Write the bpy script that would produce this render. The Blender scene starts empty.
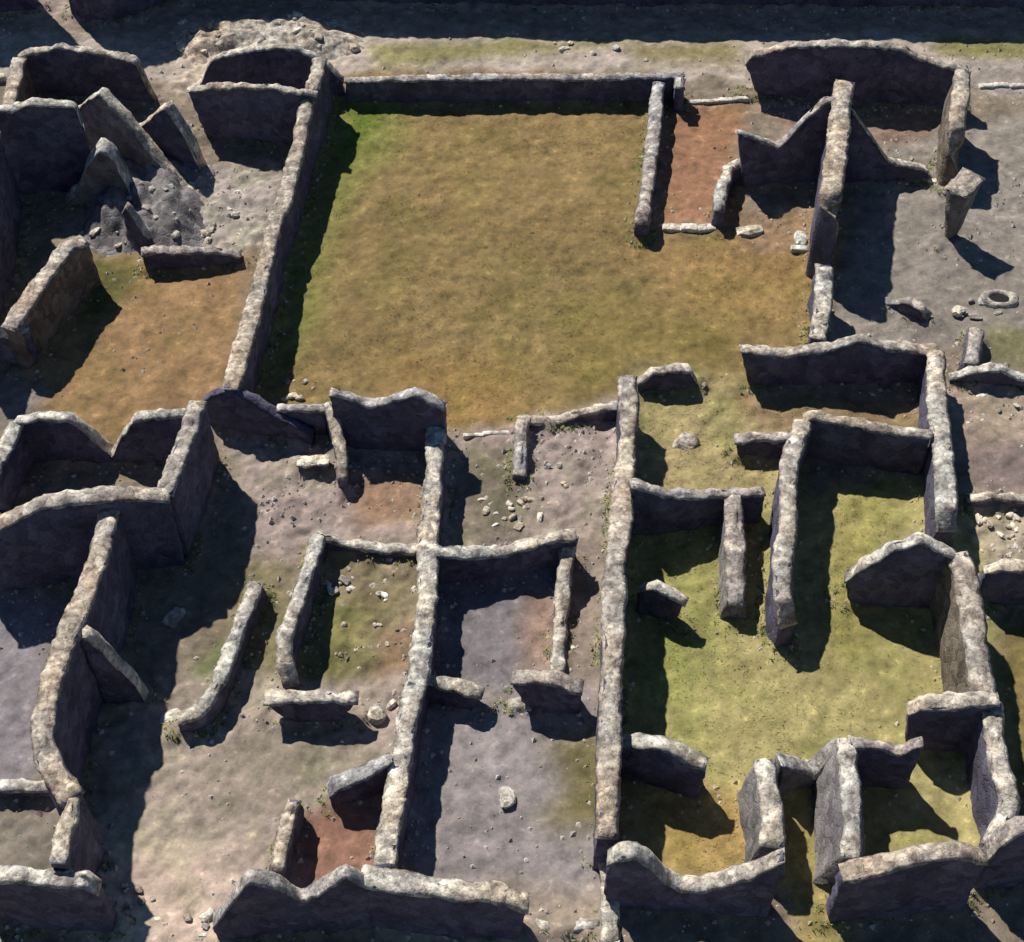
import bpy, bmesh, math, random
import numpy as np
from mathutils import Vector, noise

random.seed(7)
rng = np.random.default_rng(11)
S = bpy.context.scene
COL = S.collection

# ------------------------------------------------------------------ camera (oblique aerial view, 50 degrees down)
F = 1570.0; PITCH = math.radians(50); DIST = F / 40.0
CAM = np.array([0, -DIST * math.cos(PITCH), DIST * math.sin(PITCH)])
R_ = np.array([1., 0, 0]); FW = np.array([0, math.cos(PITCH), -math.sin(PITCH)]); UP = np.array([0, math.sin(PITCH), math.cos(PITCH)])

def ray(x, y): return (x - 512) * R_ + (471 - y) * UP + F * FW
def P(x, y, h=0.0):
    d = ray(x, y); t = (h - CAM[2]) / d[2]; return CAM + t * d
def project(p):
    q = np.array(p) - CAM; z = q @ FW
    return 512 + F * (q @ R_) / z, 471 - F * (q @ UP) / z

cam = bpy.data.cameras.new('camera'); cam.sensor_width = 36; cam.sensor_fit = 'HORIZONTAL'
cam.lens = F * 36 / 1024; cam.clip_end = 2000; cam.clip_start = 0.5
co = bpy.data.objects.new('camera', cam); COL.objects.link(co)
co.location = CAM; co.rotation_euler = (math.radians(40), 0, 0)
S.camera = co

# ------------------------------------------------------------------ light
SUN_DIR = np.array([.61, -.79]); RATIO = 0.81           # ground shadow direction, shadow length / height
ELEV = math.atan(1 / RATIO)
sun = bpy.data.lights.new('sun', 'SUN'); sun.energy = 5.0; sun.angle = math.radians(0.9); sun.color = (1, .96, .90)
so = bpy.data.objects.new('sun', sun); COL.objects.link(so)
v = Vector((SUN_DIR[0] * math.cos(ELEV), SUN_DIR[1] * math.cos(ELEV), -math.sin(ELEV)))
so.rotation_euler = v.to_track_quat('-Z', 'Y').to_euler(); so.location = (-20, 25, 40)
W = bpy.data.worlds.new('World'); S.world = W; W.use_nodes = True
nt = W.node_tree; bg = nt.nodes['Background']
sky = nt.nodes.new('ShaderNodeTexSky'); sky.sky_type = 'NISHITA'; sky.sun_disc = False
sky.sun_elevation = ELEV; sky.sun_rotation = math.atan2(-SUN_DIR[0], -SUN_DIR[1])
sky.air_density = 1.4; sky.dust_density = 0; sky.ozone_density = 10.0
nt.links.new(sky.outputs[0], bg.inputs[0]); bg.inputs[1].default_value = 0.05
S.view_settings.view_transform = 'Standard'; S.view_settings.look = 'None'
S.view_settings.exposure = 0.24; S.view_settings.gamma = 1

# ------------------------------------------------------------------ materials
def lin(c):
    c = np.asarray(c, float) / 255
    return np.where(c <= .04045, c / 12.92, ((c + .055) / 1.055) ** 2.4)

def new_mat(name):
    m = bpy.data.materials.new(name); m.use_nodes = True
    b = m.node_tree.nodes['Principled BSDF']; b.inputs['Roughness'].default_value = .95
    b.inputs['Specular IOR Level'].default_value = .15
    return m, m.node_tree, b
def nd(t, typ, **kw):
    n = t.nodes.new(typ)
    for k, v in kw.items():
        if k in n.inputs: n.inputs[k].default_value = v
        else: setattr(n, k, v)
    return n
def ramp(t, stops):
    r = t.nodes.new('ShaderNodeValToRGB'); e = r.color_ramp.elements
    while len(e) < len(stops): e.new(.5)
    for i, (p, c) in enumerate(stops): e[i].position = p; e[i].color = (*c, 1)
    return r
def mul(t, a, b, fac=1.0, mode='MULTIPLY'):
    m = t.nodes.new('ShaderNodeMix'); m.data_type = 'RGBA'; m.blend_type = mode
    m.inputs['Factor'].default_value = fac
    t.links.new(a, m.inputs['A']); t.links.new(b, m.inputs['B'])
    return m.outputs['Result']

def masonry_mat(name, dark, light, cell=5.2):
    m, t, b = new_mat(name); L = t.links.new
    g = nd(t, 'ShaderNodeNewGeometry')
    n0 = nd(t, 'ShaderNodeTexNoise', Scale=2.2, Detail=3.0); L(g.outputs['Position'], n0.inputs['Vector'])
    add = t.nodes.new('ShaderNodeMix'); add.data_type = 'VECTOR'; add.inputs['Factor'].default_value = .12
    L(g.outputs['Position'], add.inputs['A']); L(n0.outputs['Color'], add.inputs['B'])
    vo = nd(t, 'ShaderNodeTexVoronoi', Scale=cell); L(add.outputs['Result'], vo.inputs['Vector'])
    vd = nd(t, 'ShaderNodeTexVoronoi', Scale=cell, feature='DISTANCE_TO_EDGE'); L(add.outputs['Result'], vd.inputs['Vector'])
    r1 = ramp(t, [(0, dark), (1, light)])
    sep = nd(t, 'ShaderNodeSeparateColor'); L(vo.outputs['Color'], sep.inputs[0]); L(sep.outputs[0], r1.inputs[0])
    n1 = nd(t, 'ShaderNodeTexNoise', Scale=1.1, Detail=5.0); L(g.outputs['Position'], n1.inputs['Vector'])
    r2 = ramp(t, [(.3, (.6, .58, .56)), (.7, (1.15, 1.12, 1.05))]); L(n1.outputs[0], r2.inputs[0])
    n2 = nd(t, 'ShaderNodeTexNoise', Scale=14.0, Detail=4.0); L(g.outputs['Position'], n2.inputs['Vector'])
    r3 = ramp(t, [(.25, (.7, .7, .7)), (.75, (1.2, 1.2, 1.2))]); L(n2.outputs[0], r3.inputs[0])
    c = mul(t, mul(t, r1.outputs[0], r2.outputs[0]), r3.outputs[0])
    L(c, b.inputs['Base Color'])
    rb = ramp(t, [(0, (0, 0, 0)), (.07, (1, 1, 1))]); L(vd.outputs[0], rb.inputs[0])
    bp = nd(t, 'ShaderNodeBump', Strength=.35, Distance=.04); L(rb.outputs[0], bp.inputs['Height'])
    bp2 = nd(t, 'ShaderNodeBump', Strength=.5, Distance=.04); L(n2.outputs[0], bp2.inputs['Height']); L(bp.outputs[0], bp2.inputs['Normal'])
    L(bp2.outputs[0], b.inputs['Normal'])
    return m

def coping_mat(name, dark, mid, light):
    m, t, b = new_mat(name); L = t.links.new
    g = nd(t, 'ShaderNodeNewGeometry')
    n1 = nd(t, 'ShaderNodeTexNoise', Scale=3.6, Detail=5.0, Roughness=.6); L(g.outputs['Position'], n1.inputs['Vector'])
    r1 = ramp(t, [(.28, dark), (.5, mid), (.70, light)]); L(n1.outputs[0], r1.inputs[0])
    n2 = nd(t, 'ShaderNodeTexNoise', Scale=9.0, Detail=4.0, Roughness=.6); L(g.outputs['Position'], n2.inputs['Vector'])
    r2 = ramp(t, [(.3, (.5, .47, .46)), (.5, (1, 1, 1)), (.75, (1.25, 1.22, 1.15))]); L(n2.outputs[0], r2.inputs[0])
    n3 = nd(t, 'ShaderNodeTexNoise', Scale=.55, Detail=2.0); L(g.outputs['Position'], n3.inputs['Vector'])
    r3 = ramp(t, [(.38, (.94, .98, 1.0)), (.66, (1.06, .97, .86))]); L(n3.outputs[0], r3.inputs[0])
    wv = t.nodes.new('ShaderNodeMix'); wv.data_type = 'VECTOR'; wv.inputs['Factor'].default_value = .30
    L(g.outputs['Position'], wv.inputs['A']); L(n1.outputs['Color'], wv.inputs['B'])
    vo = nd(t, 'ShaderNodeTexVoronoi', Scale=6.5); L(wv.outputs['Result'], vo.inputs['Vector'])
    ve = nd(t, 'ShaderNodeTexVoronoi', Scale=6.5, feature='DISTANCE_TO_EDGE'); L(wv.outputs['Result'], ve.inputs['Vector'])
    sp = nd(t, 'ShaderNodeSeparateColor'); L(vo.outputs['Color'], sp.inputs[0])
    r4 = ramp(t, [(0, (.78, .76, .76)), (.5, (1.1, 1.09, 1.07)), (1, (1.38, 1.34, 1.27))]); L(sp.outputs[0], r4.inputs[0])
    r5 = ramp(t, [(0, (.66, .64, .62)), (.05, (1, 1, 1))]); L(ve.outputs[0], r5.inputs[0])
    c = mul(t, mul(t, r1.outputs[0], r2.outputs[0]), r3.outputs[0])
    L(mul(t, mul(t, c, r4.outputs[0]), r5.outputs[0], .7), b.inputs['Base Color'])
    bq = nd(t, 'ShaderNodeBump', Strength=.5, Distance=.05); L(r5.outputs[0], bq.inputs['Height'])
    bp = nd(t, 'ShaderNodeBump', Strength=.6, Distance=.06); L(n2.outputs[0], bp.inputs['Height']); L(bq.outputs[0], bp.inputs['Normal'])
    L(bp.outputs[0], b.inputs['Normal'])
    return m

def ground_mat(name):
    m, t, b = new_mat(name); L = t.links.new
    g = nd(t, 'ShaderNodeNewGeometry')
    a = nd(t, 'ShaderNodeVertexColor'); a.layer_name = 'soil'
    n1 = nd(t, 'ShaderNodeTexNoise', Scale=1.3, Detail=6.0, Roughness=.62); L(g.outputs['Position'], n1.inputs['Vector'])
    r1 = ramp(t, [(.3, (.74, .75, .72)), (.7, (1.24, 1.22, 1.22))]); L(n1.outputs[0], r1.inputs[0])
    n2 = nd(t, 'ShaderNodeTexNoise', Scale=11.0, Detail=5.0, Roughness=.7); L(g.outputs['Position'], n2.inputs['Vector'])
    r2 = ramp(t, [(.3, (.82, .83, .81)), (.7, (1.17, 1.15, 1.14))]); L(n2.outputs[0], r2.inputs[0])
    n3 = nd(t, 'ShaderNodeTexNoise', Scale=3.4, Detail=3.0, Roughness=.55); L(g.outputs['Position'], n3.inputs['Vector'])
    r3 = ramp(t, [(.28, (.66, .68, .66)), (.48, (1, 1, 1)), (.6, (1.06, 1.05, 1.03)), (.72, (1.55, 1.52, 1.50))]); L(n3.outputs[0], r3.inputs[0])
    L(mul(t, mul(t, mul(t, a.outputs[0], r1.outputs[0]), r2.outputs[0]), r3.outputs[0]), b.inputs['Base Color'])
    bp = nd(t, 'ShaderNodeBump', Strength=.45, Distance=.04); L(n2.outputs[0], bp.inputs['Height'])
    L(bp.outputs[0], b.inputs['Normal'])
    return m

M_STONE = masonry_mat('shade_tinted_tuff', (.090, .085, .130), (.165, .156, .220))  # navy of the shaded wall faces is put into the stone colour
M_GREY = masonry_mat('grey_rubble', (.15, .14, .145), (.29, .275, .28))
M_BROWN = masonry_mat('sunlit_brown_rubble', (.13, .11, .09), (.27, .23, .185))  # lighter copy of the stone, sunlight on visible wall sides put into the colour
M_CAP = coping_mat('pale_mortar_capping', (.16, .14, .125), (.41, .38, .335), (.78, .73, .63))
M_CAPW = coping_mat('tan_mortar_capping', (.15, .125, .11), (.36, .315, .27), (.66, .60, .51))
M_CAPG = coping_mat('grey_mortar_capping', (.15, .14, .14), (.33, .31, .30), (.60, .57, .53))
M_WHITE = coping_mat('white_limestone', (.36, .34, .30), (.56, .54, .48), (.72, .70, .64))
M_GROUND = ground_mat('soil')

def plain(name, c, rough=.8):
    m, t, b = new_mat(name); L = t.links.new
    n = nd(t, 'ShaderNodeTexNoise', Scale=8.0, Detail=4.0)
    r = ramp(t, [(.3, tuple(np.array(c) * .75)), (.7, tuple(np.array(c) * 1.2))]); L(n.outputs[0], r.inputs[0]); L(r.outputs[0], b.inputs['Base Color'])
    b.inputs['Roughness'].default_value = rough
    return m
M_HOLE = plain('hole_black', (.02, .018, .016), .9)  # darkness inside the well opening, painted on a flat disc

# ------------------------------------------------------------------ object helpers
def mesh_obj(name, verts, faces, mat, parent=None, smooth=True):
    me = bpy.data.meshes.new(name); me.from_pydata([tuple(map(float, p)) for p in verts], [], faces)
    me.validate(); me.materials.append(mat)
    if smooth: me.polygons.foreach_set('use_smooth', [True] * len(me.polygons))
    me.update()
    o = bpy.data.objects.new(name, me); COL.objects.link(o)
    if parent: o.parent = parent
    return o
def tag(o, label=None, cat=None, group=None, kind=None):
    if label: o['label'] = label
    if cat: o['category'] = cat
    if group: o['group'] = group
    if kind: o['kind'] = kind
    return o
def nz(p, s, seed=0.0):
    return noise.noise(Vector((p[0] * s + seed, p[1] * s - seed * .7, p[2] * s + seed * 1.3)))

# ------------------------------------------------------------------ walls
SHV = SUN_DIR * RATIO
def h_from_dark(x, y, yd):
    lo, hi = 0.02, 8.0
    for _ in range(40):
        h = (lo + hi) / 2; p = P(x, y, h)
        if project([p[0] + SHV[0] * h, p[1] + SHV[1] * h, 0])[1] < yd: lo = h
        else: hi = h
    return h

def run_ew(tops, refs):
    """heights and plan of a straight wall from its crest as surveyed: two crest points with the far edge of their shadow"""
    an = []
    for r in refs:
        x, y = tops[r[0]]
        h = r[2] if len(r) > 2 else h_from_dark(x, y, r[1])
        an.append(P(x, y, h)[:2])
    a, b = np.array(an); d = b - a; n = np.array([-d[1], d[0]])
    out = []
    for x, y in tops:
        q = ray(x, y); t = (n @ (a - CAM[:2])) / (n @ q[:2]); p = CAM + t * q
        out.append((p[0], p[1], max(p[2], .1)))
    return out
def run_ns(pts): return [(*P(x, y, h)[:2], h) for x, y, h in pts]

WALL_SEGS = []
def side_noise(x, y, z, seed):
    return .045 * nz((x, y, z), 2.6, seed) + .025 * nz((x, y, z), 8.0, seed + 5) + .05 * nz((x, y, z), .8, seed + 9)

def wall(name, label, pts, t=.46, inset=(0, 0), mat=None, cap=None, rag=.07, batter=.05, cat='wall', group=None, cap_h=.07, lump=1.0, taper=0.0):
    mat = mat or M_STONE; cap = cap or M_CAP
    pts = np.array(pts, float); seed = random.uniform(0, 90)
    WALL_SEGS.append((pts.copy(), t))
    # resample along the plan
    seg = np.linalg.norm(np.diff(pts[:, :2], axis=0), axis=1); cum = np.r_[0, np.cumsum(seg)]; Ltot = cum[-1]
    n = max(4, int(Ltot / .085)); ss = np.linspace(0, Ltot, n + 1)
    px = np.interp(ss, cum, pts[:, 0]); py = np.interp(ss, cum, pts[:, 1]); ph = np.interp(ss, cum, pts[:, 2])
    # soften plan corners a little
    for _ in range(2):
        px[1:-1] = (px[:-2] + 2 * px[1:-1] + px[2:]) / 4; py[1:-1] = (py[:-2] + 2 * py[1:-1] + py[2:]) / 4
    tx = np.gradient(px); ty = np.gradient(py); ln = np.hypot(tx, ty); tx /= ln; ty /= ln
    nx, ny = -ty, tx                                    # left normal
    base = np.array([px[0], py[0], 0.0]); pts3 = []
    root = bpy.data.objects.new(name, None); COL.objects.link(root); root.location = (px[n // 2], py[n // 2], 0)
    root.empty_display_size = .3; tag(root, label, cat, group, 'thing')
    ox, oy = root.location[0], root.location[1]
    hh = np.empty(n + 1)
    for i in range(n + 1):
        q = (px[i], py[i], 0)
        hh[i] = max(.06, ph[i] + rag * (nz(q, 1.6, seed) + .6 * nz(q, 4.5, seed)))
    # ---- masonry
    NR = max(3, min(14, int(ph.max() / .16)))
    verts = []; ring = 2 * (NR + 1)
    for i in range(n + 1):
        H = max(.03, hh[i] - cap_h * .55)
        for side in (1, -1):
            rows = range(NR + 1) if side == 1 else range(NR, -1, -1)
            for k in rows:
                f = k / NR; z = H * f - (.12 if k == 0 else 0)
                w = t / 2 * (1 + batter * (1 - f) - taper * (1 - f)) - .03 * f ** 4
                x = px[i] + side * nx[i] * w; y = py[i] + side * ny[i] * w
                u = ss[i] / Ltot
                sh = inset[0] * (1 - f) * max(0, 1 - ss[i] / max(.01, min(Ltot / 2, 1.6))) - inset[1] * (1 - f) * max(0, 1 - (Ltot - ss[i]) / max(.01, min(Ltot / 2, 1.6)))
                x += tx[i] * sh; y += ty[i] * sh
                a = side_noise(x, y, z, seed)
                x += side * nx[i] * a; y += side * ny[i] * a
                if i in (0, n):
                    e = .06 * nz((x, y, z), 4, seed + 3) * (1 if i else -1); x += tx[i] * e; y += ty[i] * e
                verts.append((x - ox, y - oy, z))
    faces = []
    for i in range(n):
        for k in range(ring - 1):
            a = i * ring + k; faces.append((a, a + ring, a + ring + 1, a + 1))
    for e, fl in ((0, 1), (n, -1)):
        o = e * ring
        for k in range(NR):
            q = (o + k, o + k + 1, o + ring - 2 - k, o + ring - 1 - k); faces.append(q if fl == 1 else q[::-1])
    mesh_obj('masonry', verts, faces, mat, root)
    # ---- capping: an uneven mortar bed on the wall head
    verts = []; NC = 6
    for i in range(n + 1):
        ed = min(1, .35 + min(ss[i], Ltot - ss[i]) / .22)
        c = []
        for j in range(NC + 1):
            s_ = 1 - 2 * j / NC
            w = (t / 2 + .035) * s_
            rz = 1 - abs(s_) ** 2.2
            c.append((w, hh[i] - cap_h + (cap_h * .15 + (cap_h * .85 + .03) * rz) * ed + .0))
        prof = [(t / 2 + .02, hh[i] - cap_h)] + c + [(-t / 2 - .02, hh[i] - cap_h)]
        for w, z in prof:
            x = px[i] + nx[i] * w; y = py[i] + ny[i] * w
            if i in (0, n):
                d = .03 * (1 if i else -1); x += tx[i] * d; y += ty[i] * d
            a = side_noise(x, y, z, seed) + .016 * lump * nz((x, y, z), 7, seed + 7)
            zz = z + lump * (.05 * nz((x, y, 0), 3.2, seed + 1) + .05 * nz((x, y, 0), 7.5, seed + 4))
            sg = 1 if w > 0 else -1
            x += sg * nx[i] * a; y += sg * ny[i] * a
            verts.append((x - ox, y - oy, max(zz, .02)))
    m = NC + 3; faces = []
    for i in range(n):
        for k in range(m):
            a = i * m + k; b = i * m + (k + 1) % m
            faces.append((a, a + m, b + m, b))
    faces.append(tuple(range(m))); faces.append(tuple(reversed(range(n * m, n * m + m))))
    mesh_obj('capping', verts, faces, cap, root)
    return root

def EW(name, label, tops, refs, **k):
    k['t'] = k.get('t', .46) * .66
    return wall(name, label, run_ew(tops, refs), **k)
def NS(name, label, pts, **k):
    k['t'] = k.get('t', .46) * .80
    return wall(name, label, run_ns(pts), **k)
def far(name, label, pts, **k):                         # plan from the far edge of the shadow
    out = []
    for x, yd, h in pts:
        s = P(x, yd, 0); out.append((s[0] - SHV[0] * h, s[1] - SHV[1] * h, h))
    return wall(name, label, out, **k)

# --- across the street at the top of the view
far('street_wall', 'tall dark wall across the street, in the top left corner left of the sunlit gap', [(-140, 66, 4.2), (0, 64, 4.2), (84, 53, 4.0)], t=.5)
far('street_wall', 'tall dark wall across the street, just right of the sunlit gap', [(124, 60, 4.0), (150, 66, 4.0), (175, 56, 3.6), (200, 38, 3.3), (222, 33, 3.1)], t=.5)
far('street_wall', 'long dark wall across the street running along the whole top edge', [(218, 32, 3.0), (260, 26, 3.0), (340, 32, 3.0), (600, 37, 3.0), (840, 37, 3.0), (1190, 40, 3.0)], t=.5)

# --- top left block of broken rooms
EW('ruined_wall', 'long humped wall with thin pale rim at the back of the top left room', [(20, 53), (28, 51), (56, 45), (100, 50), (137, 60), (150, 88), (158, 106)], [(1, 112), (4, 120)], t=.4, cap=M_CAPW)
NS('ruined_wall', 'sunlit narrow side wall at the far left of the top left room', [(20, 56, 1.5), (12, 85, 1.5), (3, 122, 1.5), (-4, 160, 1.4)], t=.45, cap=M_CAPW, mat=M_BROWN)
EW('ruined_wall', 'very tall dark wall fronting the deep black pit at the left edge', [(-70, 108), (12, 107), (30, 101), (55, 101), (76, 104), (84, 122), (88, 150)], [(1, 235), (4, 232)], t=.4)
NS('ruined_wall', 'unseen wall added past the left edge to shade the deep black pit', [(-8, 130, 2.8), (-16, 190, 2.8), (-30, 250, 2.6), (-42, 310, 2.4)])  # added wall, just out of frame, casting shade into the pit
EW('broken_wall', 'pointed fragment with long slope down right, in the middle of the top left ruins', [(70, 112), (82, 106), (90, 98), (102, 90), (125, 114), (150, 145), (168, 168), (190, 190)], [(2, 186), (4, 200)], t=.5, mat=M_GREY, rag=.03)
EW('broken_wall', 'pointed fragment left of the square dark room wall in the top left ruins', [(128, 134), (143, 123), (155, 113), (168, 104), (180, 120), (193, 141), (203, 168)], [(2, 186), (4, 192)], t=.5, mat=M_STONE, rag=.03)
EW('broken_wall', 'rounded lumpy stump beside the black pit at left', [(70, 215), (79, 186), (88, 155), (101, 144), (113, 150), (122, 166), (134, 190), (142, 215)], [(2, 228), (4, 230)], t=.9, mat=M_GREY, rag=.1)
EW('broken_wall', 'thin leaning spike of wall above the brown yard in the upper left', [(123, 212), (128, 204), (135, 214), (150, 236)], [(0, 262), (2, 270)], t=.25, rag=.02)
EW('low_wall', 'low dark wall along the north end of the brown left yard', [(142, 250), (165, 249), (185, 247), (215, 249), (240, 253)], [(1, 278), (3, 272)], t=.4, cap=M_CAPG)
NS('ruined_wall', 'stubby diagonal wall with sunlit brown top, left of the brown yard', [(84, 238, 1.6), (70, 243, 1.7), (58, 257, 1.7), (30, 295, 1.7), (8, 326, 1.6)], t=.55, cap=M_CAPW, mat=M_BROWN)
EW('ruined_wall', 'dark end wall at the left edge below the stubby diagonal wall', [(-40, 332), (8, 330), (27, 326)], [(1, 384), (2, 386)])
EW('ruined_wall', 'straight square topped dark wall facing the grey rubble patch, upper left', [(188, 88), (220, 85), (250, 84), (280, 86), (316, 92)], [(1, 165), (3, 172)], t=.36, inset=(.35, 0))
EW('ruined_wall', 'arched dark gable wall beside the street, upper left of the big lawn', [(201, 83), (207, 66), (214, 56), (245, 49), (276, 45), (300, 48), (314, 53), (330, 64), (343, 78)], [(3, 114), (5, 116)], t=.36)
NS('ruined_wall', 'long straight wall along the west side of the big lawn', [(320, 58, 1.9), (312, 88, 1.9), (305, 108, 1.7), (297, 150, 1.5), (284, 198, 1.4), (273, 225, 1.4), (265, 265, 1.45), (255, 300, 1.5), (245, 335, 1.55), (231, 387, 1.6)], t=.5, cap=M_CAPW)

# --- around the big lawn
EW('ruined_wall', 'long low straight wall along the north side of the big lawn', [(345, 79), (420, 77), (500, 76), (600, 76), (684, 74)], [(1, 113), (3, 112)], t=.42, cap=M_CAPG, rag=.03)
NS('ruined_wall', 'short narrow wall between the big lawn and the red earth room', [(659, 82, .85), (655, 120, .8), (651, 155, .75), (647, 190, .75), (643, 212, .8), (642, 221, .7)], t=.44, cap=M_CAPG)
NS('stone_pier', 'dark square pier end at the northeast corner of the big lawn', [(680, 76, 1.0), (680, 86, 1.0)], t=.4, cap=M_CAPG, cat='pier')
EW('ruined_wall', 'broad arched dark wall beside the street in the upper right', [(746, 60), (752, 52), (790, 45), (830, 42), (880, 44), (905, 47), (928, 60), (950, 64), (968, 68)], [(2, 120), (6, 127)], t=.45, inset=(.5, 0), cap=M_CAPW)
NS('ruined_wall', 'leaning side wall at the east end of the broad arched wall, upper right', [(963, 70, 2.2), (960, 100, 2.2), (957, 130, 1.9), (955, 155, 1.2), (954, 170, .6)], t=.6, cap=M_CAPW, mat=M_BROWN)
NS('stone_pier', 'lone tapering pier casting a slanted shadow on the grey yard, upper right', [(974, 173, 2.1), (957, 193, 1.9)], t=.85, taper=.72, inset=(.22, .22), rag=.12, cat='pier', mat=M_GREY, cap=M_CAPW)
EW('ruined_wall', 'tall dark wall with a deep notch in its crest, right of the red earth room', [(738, 130), (748, 134), (778, 145), (800, 122), (824, 99), (840, 97)], [(1, 216), (4, 224)], t=.36, inset=(.4, 0), rag=.02, cap=M_CAPG)
NS('ruined_wall', 'tall wall running toward the viewer beside the notched dark wall', [(845, 80, 3.0), (841, 110, 3.0), (837, 150, 3.0), (831, 195, 2.9), (829, 210, 2.5), (827, 232, 1.4), (825, 245, .9)], t=.66, cap=M_CAPW)
EW('broken_wall', 'triangular dark buttress sloping down right from the tall notched block', [(852, 108), (868, 131), (888, 159), (906, 163), (928, 167)], [(0, 0, 2.7), (4, 0, .45)], t=.4, rag=.03)
NS('ruined_wall', 'short pale wall stump at the southeast corner of the big lawn', [(824, 264, 1.5), (825, 290, 1.5), (822, 315, 1.5), (818, 338, 1.4)], t=.5)
NS('low_wall', 'small curved pale wall at the corner of the red earth room', [(743, 161, .7), (730, 166, .75), (722, 185, .8), (719, 208, .8)], t=.34, lump=1.4)

# --- right side
EW('ruined_wall', 'long dark wall with wavy pale crest at the southeast corner of the big lawn', [(741, 348), (752, 348), (785, 352), (820, 346), (858, 338), (885, 343), (925, 349), (938, 348)], [(1, 408), (6, 404)], t=.46, inset=(.35, 0), cap=M_CAPW)
NS('ruined_wall', 'long pale topped wall on the east side of the green courtyard', [(936, 350, 1.3), (938, 400, 1.35), (943, 440, 1.4), (946, 480, 1.4), (947, 508, 1.4), (946, 530, 1.0)], t=.55, cap=M_CAP)
EW('low_wall', 'low humped wall at the right edge below the grey yard', [(950, 376), (968, 370), (992, 365), (1015, 373), (1060, 383)], [(1, 390), (3, 394)], t=.4)
NS('low_wall', 'short low spur with eroded pale rubble slope, right edge below the grey yard', [(977, 328, .55), (975, 345, .5), (972, 362, .45)], t=.45, batter=.6, cap=M_CAPG)
EW('low_wall', 'low crumbling hump of wall just above the long wavy crested wall', [(880, 306), (897, 300), (912, 300), (922, 306), (929, 316)], [(1, 314), (3, 326)], t=.4, cap=M_CAPG)
EW('low_wall', 'small square dark block joined to the west of the green courtyard corner', [(736, 436), (760, 436), (790, 436)], [(0, 468), (2, 470)], t=.4, cap=M_CAPG, inset=(.12, 0))
EW('ruined_wall', 'dark wall across the north end of the small green courtyard', [(804, 418), (812, 414), (822, 414), (840, 418), (865, 422), (900, 431), (932, 431)], [(1, 488), (5, 496)], t=.44, cap=M_CAPW)
NS('ruined_wall', 'pale topped wall on the west side of the small green courtyard', [(804, 420, 1.5), (795, 445, 1.7), (789, 470, 1.9), (788, 525, 1.9), (783, 565, 1.8), (784, 600, 1.5), (788, 624, 1.0)], t=.5, cap=M_CAPW)
EW('ruined_wall', 'peaked dark wall with pale slanting crest across the south of the green courtyard', [(846, 576), (860, 564), (890, 548), (918, 537), (940, 546), (957, 555)], [(1, 634), (4, 662)], t=.46, inset=(.25, 0))
NS('ruined_wall', 'thick curving wall running down the right side from the peaked wall', [(958, 552, 2.2), (966, 572, 2.1), (970, 600, 2.0), (976, 640, 1.9), (980, 670, 1.8), (985, 697, 1.7)], t=.62, cap=M_CAPW, mat=M_BROWN, batter=.25)
EW('ruined_wall', 'dark wall cut by the right edge, beside the thick curving wall', [(986, 567), (1005, 564), (1060, 567)], [(0, 630), (2, 636)])
EW('low_wall', 'low straight pale wall at the right edge beside the green courtyard', [(968, 497), (990, 495), (1060, 497)], [(0, 511), (2, 511)], t=.38)
EW('ruined_wall', 'short pale topped dark wall at the north of the bottom right room', [(909, 708), (918, 702), (945, 700), (975, 698), (998, 699)], [(1, 788), (3, 800)], t=.5, inset=(.2, 0))
NS('ruined_wall', 'pale wall on the east side of the bottom right room, ending in a white corner', [(992, 700, 1.8), (995, 740, 1.8), (1002, 772, 1.8), (1011, 800, 1.7), (1006, 815, 1.5), (992, 845, 1.4)], t=.5)
EW('ruined_wall', 'grey brown wall with a dipped crest closing the alley near the bottom', [(780, 758), (797, 764), (812, 770), (826, 754), (842, 740)], [(0, 0, 1.45), (4, 0, 1.5)], t=.5, mat=M_GREY, cap=M_CAPG)
EW('ruined_wall', 'dark wall filling the bottom right corner', [(985, 856), (1000, 836), (1020, 822), (1070, 815)], [(1, 0, 2.1), (3, 0, 2.7)], t=.46, cap=M_CAPG)
NS('ruined_wall', 'bright straight wall on the right of the alley near the bottom', [(846, 739, 1.6), (849, 760, 1.7), (851, 790, 1.7), (853, 825, 1.6), (851, 856, 1.5)], t=.42, batter=2.2, mat=M_GREY)
EW('ruined_wall', 'dark dipped wall between the alley and the bottom right room', [(850, 740), (875, 743), (903, 750), (912, 744), (922, 740)], [(1, 828), (3, 832)], t=.4, cap=M_CAPG)
EW('ruined_wall', 'thick lumpy topped dark wall along the bottom edge right of the alley', [(843, 872), (856, 870), (885, 864), (915, 855), (954, 848), (984, 855)], [(1, 0, 2.05), (4, 0, 2.6)], t=.55, cap=M_CAPW)

# --- centre right: yard with yellow grass
NS('ruined_wall', 'very long wall down the middle of the picture, west of the yellow grass yard', [(627, 376, 1.6), (629, 400, 1.5), (628, 440, 1.25), (625, 465, 1.2), (622, 482, 1.5), (621, 520, 1.8), (616, 560, 1.95), (614, 600, 2.0), (613, 640, 2.0), (611, 690, 2.0), (610, 740, 1.95), (608, 800, 1.8), (607, 836, 1.6)], t=.52, cap=M_CAPW)
NS('low_wall', 'low pale footing continuing the very long middle wall to the bottom edge', [(607, 850, .45), (610, 885, .4), (611, 940, .35)], t=.42)
EW('ruined_wall', 'dark cross wall at the north of the yellow grass yard', [(632, 483), (650, 487), (668, 492), (700, 493), (735, 491), (764, 491)], [(2, 560), (4, 548)], t=.42, cap=M_CAPG)
NS('ruined_wall', 'short grey wall stub jutting into the yellow grass yard', [(733, 494, 1.2), (736, 530, 1.1), (736, 565, .95), (736, 603, .7)], t=.5, cap=M_CAPG, mat=M_GREY, batter=.5)
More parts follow.
